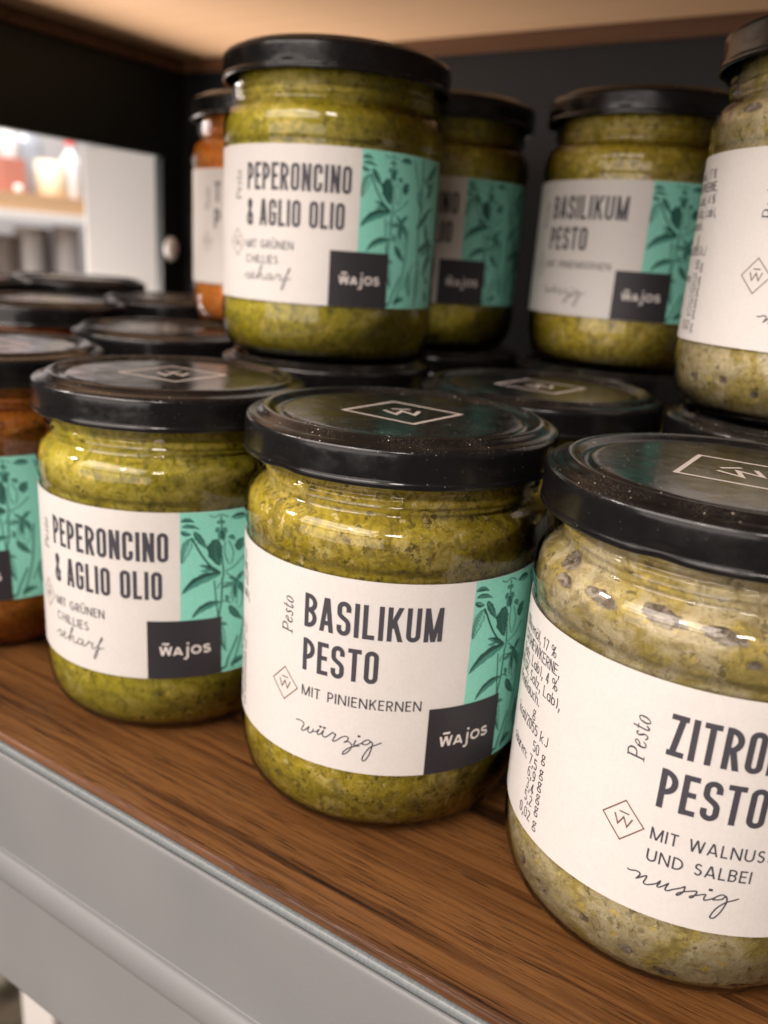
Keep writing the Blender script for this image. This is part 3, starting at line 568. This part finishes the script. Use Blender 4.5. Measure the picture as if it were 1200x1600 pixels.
SUBS = {'basil': (('BASILIKUM', 30.2), ('PESTO', 17.2), ['MIT PINIENKERNEN'], WUERZIG), 'pepper': (('PEPERONCINO', 34.4), ('& AGLIO OLIO', 32.8), ['MIT GRÜNEN', 'CHILLIES'], SCHARF),
        'lemon': (('ZITRONEN', 25.2), ('PESTO', 17.2), ['MIT WALNUSS', 'UND SALBEI'], NUSSIG), 'tomato': (('T', 3.2), ('P', 3.2), [], [])}
def make_label(kind, root):
    Z0, Z1 = 18.2, 63.4
    V, Fc = [], []; n = 150; s0, s1 = -96.0, 72.0
    for i in range(n + 1):
        a = (s0 + (s1 - s0) * i / n) / 36.0
        for r, z in ((LR - .16, Z0 + .05), (LR, Z0), (LR, Z1), (LR - .16, Z1 - .05)): V.append((r * math.sin(a), -r * math.cos(a), z))
    for i in range(n):
        for k in range(3): Fc.append((4 * i + k, 4 * i + 4 + k, 4 * i + 5 + k, 4 * i + 1 + k))
    lab = link_mesh('label', V, Fc, MAT['paper'], root); fix_normals(lab)
    (t1, w1), (t2, w2), subs, script = SUBS[kind]
    P = Print(); text(P, t1, 0, 50.5, 7.7, 1.02, NARROW, .105, .22, w1); text(P, t2, 0, 40.3, 7.6, 1.02, NARROW, .105, .22, w2); P.build('title_lettering', MAT['ink'], lab)
    if subs:
        P = Print()
        for i, s in enumerate(subs):
            tot = {'MIT PINIENKERNEN': 27.0, 'MIT GRÜNEN': 17.6, 'CHILLIES': 12.6, 'MIT WALNUSS': 20.4, 'UND SALBEI': 17.2}[s]
            z = 34.2 - i * 4.4 if len(subs) > 1 or True else 34.2
            text(P, s, 0.05, z - (.5 if len(subs) > 1 else 0), 2.45, .30, WIDE, .20, .42, tot)
        P.build('subtitle_lettering', MAT['ink'], lab)
    P = Print()
    for p_ in script or []:
        if len(p_) > 2: P.stroke(catmull(p_, 4), .27)
        else: P.quad_grid(p_[0][0] - .2, p_[1][0] + .2, p_[0][1] + .05, p_[0][1] + .55)
    if script: P.build('script_lettering', MAT['ink'], lab)
    P = Print(); pesto_word(P); P.build('side_lettering', MAT['ink'], lab)
    P = Print(); emblem(P, -4.9, 35.1, 3.75, 4.0, .24, 1.15); P.build('diamond_emblem', MAT['brown'], lab)
    P = Print(); P.quad_grid(37.2, 71.9, 34.3, 63.34, LR + .03); P.quad_grid(47.7, 71.9, 18.26, 34.3, LR + .03); P.build('teal_panel', MAT['teal'], lab)
    plant_prints(lab)
    P = Print(); P.quad_grid(28.9, 47.8, 18.24, 34.5, LR + .115); P.build('logo_box', MAT['box'], lab)
    P = Print(); P.k = 0
    def lift(o):
        for v_ in o.data.vertices:
            r = math.hypot(v_.co.x, v_.co.y); f = (r + .10 * MM) / r; v_.co.x *= f; v_.co.y *= f
    x, z, h, t = 31.9, 24.9, 2.5, .52
    glyph(P, 'W', x, z, 3.2, h, t); P.stroke([(x + .75, z + h + .75), (x + 2.45, z + h + .75)], .5)
    glyph(P, 'A', x + 3.4, z, 2.5, h * .92, t); P.stroke([(x + 7.1, z + h * .95), (x + 7.05, z - .6), (x + 6.7, z - 1.05), (x + 6.1, z - 1.0)], t); P.quad_grid(x + 6.85, x + 7.4, z + h + .5, z + h + 1.0)
    glyph(P, 'O', x + 7.9, z + .05, 2.7, h, t); glyph(P, 'S', x + 10.9, z, 2.2, h + .1, t)
    lift(P.build('logo_lettering', MAT['white_ink'], lab))
    P = Print(); rgt = -23.3
    L1 = [('(Olivenöl, 17 %', -24.6), ('CASHEWKERNE,', -22.7), ('Salz, Lab), 4 %', -22.9), ('MILCH, Salz, Lab),', -21.3), ('Knoblauch.', -27.9)]
    for i, (s, e) in enumerate(L1): text(P, s, 0, 57.6 - i * 3.02, 2.3, .23, BODY, .12, .30, None, .16, e)
    for i, s in enumerate(['g', 'kcal/2055 kJ', '50 g', 'säuren: 7,5 g', '6,9 g', '3,4 g', '5,2 g', '0,02 g']):
        text(P, s, 0, (42.6, 39.3, 35.9, 32.6, 29.9, 27.1, 24.3, 20.9)[i], 2.3, .23, BODY, .12, .30, None, .16, rgt - (5.4 if i == 0 else 0))
    P.build('ingredient_lettering', MAT['ink'], lab)
    return lab

GLASS = [(0, 1.6), (22, 1.3), (26.5, .35), (28.5, 0), (30.3, .35), (32.6, 2.0), (34.5, 5), (35.5, 9), (35.9, 13), (35.85, 15.8), (35.72, 17.3), (35.72, 40), (35.72, 64.6), (35.8, 65.4), (36.02, 66.3), (36.12, 68.2), (36.08, 70.3), (35.65, 72.8), (34.5, 74.7), (33.1, 75.8), (32.45, 76.6), (32.4, 77.2), (32.9, 77.7), (33.3, 78.2), (33.1, 78.7), (33.05, 79.0), (33.55, 79.5), (33.6, 79.9), (33.2, 80.4), (33.0, 80.8), (33.4, 81.3), (33.5, 81.7), (33.1, 82.2), (33.1, 82.8), (33.0, 85), (33.0, 89)]
def make_glass(root): return lathe('glass', smooth_profile(GLASS, 3), 112, MAT['glass'], root)
POCKETS = [(-45, 75.0, 3.5, 1.6), (-40.6, 72.0, 3.0, 1.3), (-24, 72.6, 4.4, 1.2), (-5, 73.2, 4.8, 1.4), (12, 72.6, 4.2, 1.3), (31, 74, 4, 1.4), (2, 8.0, 1.6, 1.2), (14, 5.2, 2.6, 1.3), (38, 4.4, 3.4, 1.2), (-30, 9, 1.8, 1.2), (-42, 10, 1.2, 1.4), (20, 69, 1, .8), (-12, 10, 1.3, .9)]
def make_pesto(kind, root, seed):
    pr = [(0, 2.6), (24, 2.4), (28.5, 1.2), (30.2, 1.35), (32.2, 2.7), (33.95, 5.3), (34.9, 9), (35.3, 13), (35.2, 16)]
    pr += [(35.1, z) for z in (20, 40, 62)] + [(35.1, 64.6), (35.4, 66.2), (35.5, 68.2), (35.45, 70.2), (35.0, 72.5), (33.7, 74.1), (32.2, 75.2), (31.4, 76.3), (31.2, 77.4), (31.4, 78.3), (31.6, 79), (31.5, 79.8), (31.4, 80.5), (31.5, 81.2), (31.5, 82), (31.4, 83), (31.4, 86)]
    fine = []
    for a, b in zip(pr, pr[1:]):
        d = math.hypot(a[0] - b[0], a[1] - b[1]); m = max(1, int(d / (.45 if kind == 'lemon' else 1.1))) if a[0] > 25 and not (20 <= a[1] < 62) else 3
        fine += [(a[0] + (b[0] - a[0]) * k / m, a[1] + (b[1] - a[1]) * k / m) for k in range(m)]
    fine.append(pr[-1]); pock = {}
    rot = -OFF_R / 36.0
    def fn(r, z, a):
        if r < 25: return r, z
        p_ = Vector((r * math.sin(a) * .35 + seed * 11, r * math.cos(a) * .35, z * .5))
        d = abs(noise.noise(p_)) * .55 + abs(noise.noise(p_ * 2.3)) * .25
        if kind == 'lemon':
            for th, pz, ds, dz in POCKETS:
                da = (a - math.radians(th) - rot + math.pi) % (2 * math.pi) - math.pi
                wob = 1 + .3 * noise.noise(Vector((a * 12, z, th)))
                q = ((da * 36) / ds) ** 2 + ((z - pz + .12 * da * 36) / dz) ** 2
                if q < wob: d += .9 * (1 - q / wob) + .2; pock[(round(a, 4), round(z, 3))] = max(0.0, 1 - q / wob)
        return r - d, z
    o = lathe('pesto', fine, 360 if kind == 'lemon' else 168, MAT[kind], root, fn)
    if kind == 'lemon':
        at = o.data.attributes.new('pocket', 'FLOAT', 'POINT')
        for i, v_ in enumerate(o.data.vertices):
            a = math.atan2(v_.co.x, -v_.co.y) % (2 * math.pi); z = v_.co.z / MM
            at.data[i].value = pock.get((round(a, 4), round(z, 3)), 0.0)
    return o
OFF_R = 1.85
LID = [(35.4, 85.2), (35.5, 84.0), (35.9, 83.35), (36.4, 83.2), (36.72, 83.55), (36.72, 84.2), (36.5, 84.75), (36.5, 86), (36.52, 88.8), (36.5, 89.9), (36.35, 90.6), (35.95, 91.1), (35.2, 91.42), (34.2, 91.68), (33.4, 92.1), (32.7, 92.65), (32.0, 92.87), (31.2, 92.72), (30.5, 92.2), (29.8, 91.6), (29.0, 91.35), (28.3, 91.5), (27.7, 91.88), (26.9, 92.05), (24, 92.08), (12, 92.08), (0, 92.08)]
def make_lid(root):
    def fn(r, z, a):
        if z < 86 and r > 35:
            k = max(0, math.cos(a * 4 + .5)) ** 14
            r = r - .55 * k * min(1, (86 - z) / 2); z = z + .25 * k
        return r, z
    lid = lathe('lid', smooth_profile(LID, 3), 144, MAT['lid'], root, fn)
    # flat print: square frame with a W on its diagonal
    V, Fc = [], []
    def seg(pts, wd, closed=False, z=92.12):
        m = len(pts); base = len(V)
        for i in range(m):
            a = pts[(i - 1) % m] if closed or i else pts[i]; b = pts[(i + 1) % m] if closed or i < m - 1 else pts[i]; c = pts[i]
            def nr(p_, q):
                l = math.hypot(q[0] - p_[0], q[1] - p_[1]); return (-(q[1] - p_[1]) / l, (q[0] - p_[0]) / l)
            n1 = nr(a, c) if a != c else nr(c, b); n2 = nr(c, b) if b != c else n1
            mx, my = n1[0] + n2[0], n1[1] + n2[1]; l = math.hypot(mx, my); mx /= l; my /= l; k = 1 / max(.4, mx * n1[0] + my * n1[1]) * wd / 2
            V.append((c[0] + mx * k, c[1] + my * k, z)); V.append((c[0] - mx * k, c[1] - my * k, z))
        for i in range(m if closed else m - 1):
            j = (i + 1) % m; Fc.append((base + 2 * i, base + 2 * i + 1, base + 2 * j + 1, base + 2 * j))
    s = 9.9
    seg([(-s, -s), (s, -s), (s, s), (-s, s)], 1.0, True)
    def dg(u, v_): c = math.sqrt(.5); return (c * u - c * v_, c * u + c * v_)
    seg([dg(-4.2, 1.6), dg(-2.2, -3.2), dg(0, 1.3), dg(2.2, -3.2), dg(4.2, 1.6)], .95); seg([dg(-2.2, 3.6), dg(2.4, 3.6)], .95, z=92.125)
    link_mesh('lid_print', V, Fc, MAT['lid_print'], lid)
    return lid

# ------------------------------------------------------------------ the jars
protos = {}
def make_jar(kind, seed):
    root = empty('pesto_jar'); make_glass(root) if not protos else None
    make_pesto(kind, root, seed); make_label(kind, root); make_lid(root) if not protos else None
    if protos:
        src = next(iter(protos.values()))
        for ch in [c for c in children[src.name] if c.name.split('.')[0] in ('glass', 'lid')]: copy_tree(ch, root)
    return root
children = {}
def index():
    children.clear()
    for o in bpy.data.objects:
        if o.parent: children.setdefault(o.parent.name, []).append(o)
def copy_tree(o, parent):
    kids = children.get(o.name, []); c = o.copy(); col.objects.link(c); c.parent = parent
    for k in kids: copy_tree(k, c)
    return c
for i, kd in enumerate(('basil', 'pepper', 'lemon', 'tomato')):
    index(); protos[kd] = make_jar(kd, i + 1)
index()
used = set()
ST = 92.88
JARS = [  # kind, x, y, z, label offset mm, lid turn deg, height factor, label, group
 ('basil', 0, 0, 0, .9, -4, 1, 'front row jar reading BASILIKUM PESTO in sharp focus, olive pesto under a black lid', 'front row of jars'),
 ('pepper', -71.93, -3.37, 0, -6.8, 3, 1, 'front row jar reading PEPERONCINO & AGLIO OLIO, left of the BASILIKUM PESTO jar', 'front row of jars'),
 ('lemon', 75.15, .05, 0, 1.85, 0, 1, 'large nearest jar reading ZITRO at the right edge, grey beige pesto with air pockets', 'front row of jars'),
 ('tomato', -151.5, -8.5, 0, -8.3, 2, 1, 'front row jar of orange brown pesto cut by the left edge, teal label', 'front row of jars'),
 ('pepper', -77.65, 74.25, ST, -6.2, 20, 1, 'stacked jar reading PEPERONCINO & AGLIO OLIO, tallest in the middle of the upper layer', 'upper layer of jars'),
 ('basil', 0, 160, ST, -22.8, 10, 1, 'dim stacked jar reading BASILIKUM PESTO in the upper layer at the back', 'upper layer of jars'),
 ('lemon', 76.25, 84.4, ST, -9.2, 5, 1, 'stacked jar of grey beige pesto with white label cut by the right edge', 'upper layer of jars'),
 ('pepper', -80, 149, ST, -7.5, 35, 1, 'dark stacked green pesto jar half hidden behind the tall PEPERONCINO jar', 'upper layer of jars'),
 ('tomato', -153.7, 136, ST, -2.5, 12, 1, 'narrow visible slice of stacked orange pesto jar left of the tall PEPERONCINO jar', 'upper layer of jars'),
 ('basil', 4, 74, 0, 0, -6, 1, 'lower jar behind the front BASILIKUM jar, only its black lid with emblem shows', 'lower jars behind the front row'),
 ('lemon', 78, 80, 0, 0, 0, 1, 'lower jar whose black lid carries the grey beige jar at the right edge', 'lower jars behind the front row'),
 ('pepper', -77, 74, 0, 0, 15, 1, 'lower jar whose black lid carries the tall stacked PEPERONCINO jar', 'lower jars behind the front row'),
 ('tomato', -153, 71, 0, 0, 9, 1.02, 'lower jar whose blurred black lid lies behind the left PEPERONCINO lid', 'lower jars behind the front row'),
 ('basil', -2, 158, 0, 0, 9, 1, 'lower jar whose lid carries the dim stacked BASILIKUM jar', 'lower jars behind the front row'),
 ('pepper', -76, 149, 0, 0, 9, 1, 'lower jar under the dark half hidden stacked green jar', 'lower jars behind the front row'),
 ('tomato', -153, 143, 0, 0, 9, 1, 'lower jar under the narrow slice of stacked orange jar', 'lower jars behind the front row'),
 ('tomato', -232, 70, 0, 0, 9, 1.075, 'blurred black jar lid at the left edge, nearer of the two there', 'lower jars behind the front row'),
 ('tomato', -232, 150, 0, 0, 9, 1.075, 'blurred black jar lid below the pale side panel, nearer of the two there', 'lower jars behind the front row'),
 ('tomato', -306, 74, 0, 0, 9, 1.13, 'blurred black jar lid at the left edge, farther of the two there', 'lower jars behind the front row'),
 ('tomato', -306, 148, 0, 0, 9, 1.13, 'blurred black jar lid touching the foot of the pale side panel', 'lower jars behind the front row'),
]
for kd, x, y, z, off, turn, hf, lbl, grp in JARS:
    if kd not in used: r = protos[kd]; used.add(kd)
    else: r = copy_tree(protos[kd], None)
    r.location = (x * MM, y * MM, z * MM); r.rotation_euler = (0, 0, off / 36.0); r.scale = (1, 1, hf)
    tag(r, lbl, 'jar', grp)
    bpy.context.view_layer.update()
    for ch in bpy.data.objects:
        if ch.parent == r and ch.name.split('.')[0] == 'lid': ch.rotation_euler = (0, 0, math.radians(turn) - off / 36.0)

# lot code dots on the foot of the front jar
front = protos['basil']
for th, z in ((42.8, 3.7), (48.4, 3.65), (59.0, 3.5), (70.8, 3.3)):
    a = math.radians(th) - .9 / 36; V = []
    for du, dz in ((-.9, -.35), (.9, -.35), (.9, .35), (-.9, .35)):
        zz = z + dz; rr = 34.05 + (zz - 3.5) * .62; b = a + du / 34
        V.append((rr * math.sin(b), -rr * math.cos(b), zz))
    link_mesh('code_mark', V, [(0, 1, 2, 3)], MAT['code'], front)

# ------------------------------------------------------------------ the shop seen through the open side and below the rail
floor = box('floor', -4000, 1500, -1500, 4000, -920, -900, m_ink('floor_tile', (.30, .25, .20), .4), None); tag(floor, 'beige grey shop floor far below the shelf', None, None, 'structure')
def m_blot():
    t = NT('mottled_basket'); v = t.coords((1000, 1000, 1000)); t.col(t.ramp(t.noise(v, .012, 3, .5, 1.5), [(.35, (.10, .085, .06)), (.5, (.38, .33, .26)), (.68, (.20, .11, .06))])); t.set(Roughness=.6); return t.m
crate = box('storage_crate', -760, -470, 60, 420, -900, -520, m_blot(), None, 8); tag(crate, 'mottled beige brown crate on the floor below the rail at lower left', 'crate')
bgs = empty('shop_shelf', (-1300, 850, 150)); tag(bgs, 'white edged wooden shop shelf far off in the side opening', 'shelf')
b1 = box('board', -60, 160, -400, 75, 8, 36, MAT['ceiling_wood'], bgs); b2 = box('front_edge', 160.5, 166, -400, 75, -4, 9, MAT['white'], bgs)
b3 = box('back_board', -120, -110, -500, 200, -420, 300, m_plain('grey_wall_paint', (.42, .41, .42), .5), bgs); b4 = box('lower_board', -60, 160, -400, 75, -320, -300, MAT['ceiling_wood'], bgs)
def bottle(name, x, y, z, r, h, colr, lbl, cat, neck=True, cap=None):
    e = empty(name, (x, -164.7 + (y + 164.7) * .939, z)); m = m_plain(name + '_mat', colr, .3)
    prf = [(0, 0), (r * .9, 0), (r, h * .03), (r, h * .6), (r * .95, h * .68), (r * .5, h * .78), (r * .36, h * .84), (r * .36, h)] if neck else [(0, 0), (r * .95, 0), (r, h * .02), (r, h * .97), (r * .94, h), (0, h)]
    lathe('body', prf, 32, m, e)
    if cap: lathe('cap', [(0, h + 14), (r * .42, h + 13), (r * .46, h * .97), (r * .46, h * .9)], 24, m_plain(name + '_cap', cap, .4), e)
    tag(e, lbl, cat, 'goods on the far shop shelf'); return e
X = -1215
bottle('canister', X, 865, 186, 27, 58, (.80, .70, .52), 'cream canister glowing on the far wooden shelf board', 'canister', False)
bottle('bottle', X - 30, 838, 186, 30, 130, (.30, .32, .36), 'grey blue bottle behind the cream canister', 'bottle', True, (.6, .6, .62))
bottle('bottle', X, 912, 186, 17, 98, (.66, .66, .68), 'pale bottle with red cap beside the pale side panel', 'bottle', True, (.55, .06, .05))
bottle('bottle', X, 787, 240, 15, 60, (.78, .78, .80), 'white bottle standing on the red box at the far left', 'bottle', False)
bx_ = box('red_box', X - 30, X + 20, 700, 744, 186.2, 239.8, m_plain('red_card', (.40, .16, .12), .5), None, 1); tag(bx_, 'red orange box on the far wooden shelf at the left edge', 'box', 'goods on the far shop shelf')
bottle('canister', X, 815, -150, 23, 285, (.80, .80, .81), 'white tall canister below the far shelf board, left one', 'canister', False)
bottle('canister', X, 894, -150, 24, 290, (.80, .80, .82), 'white tall canister below the far shelf board, right one', 'canister', False)
bottle('canister', X - 20, 852, -150, 18, 285, (.22, .22, .24), 'dark grey canister between the two white canisters', 'canister', False)
bottle('canister', X, 768, -150, 20, 270, (.25, .22, .20), 'dark brown canister at the left edge below the far board', 'canister', False)
lmp = empty('shelf_lamp', (X + 60, 700, 172)); t_ = NT('lamp_glow'); t_.col((1, .8, .5)); t_.b.inputs['Emission Color'].default_value = (1, .78, .48, 1); t_.b.inputs['Emission Strength'].default_value = 9
lathe('bulb', smooth_profile([(0, -14), (9, -11), (14, 0), (9, 11), (0, 14)], 4), 24, t_.m, lmp); lathe('socket', [(0, 26), (6, 25), (6, 12), (0, 12)], 16, MAT['white'], lmp)
tag(lmp, 'small glowing warm lamp on the far shop shelf at the left edge', 'lamp')
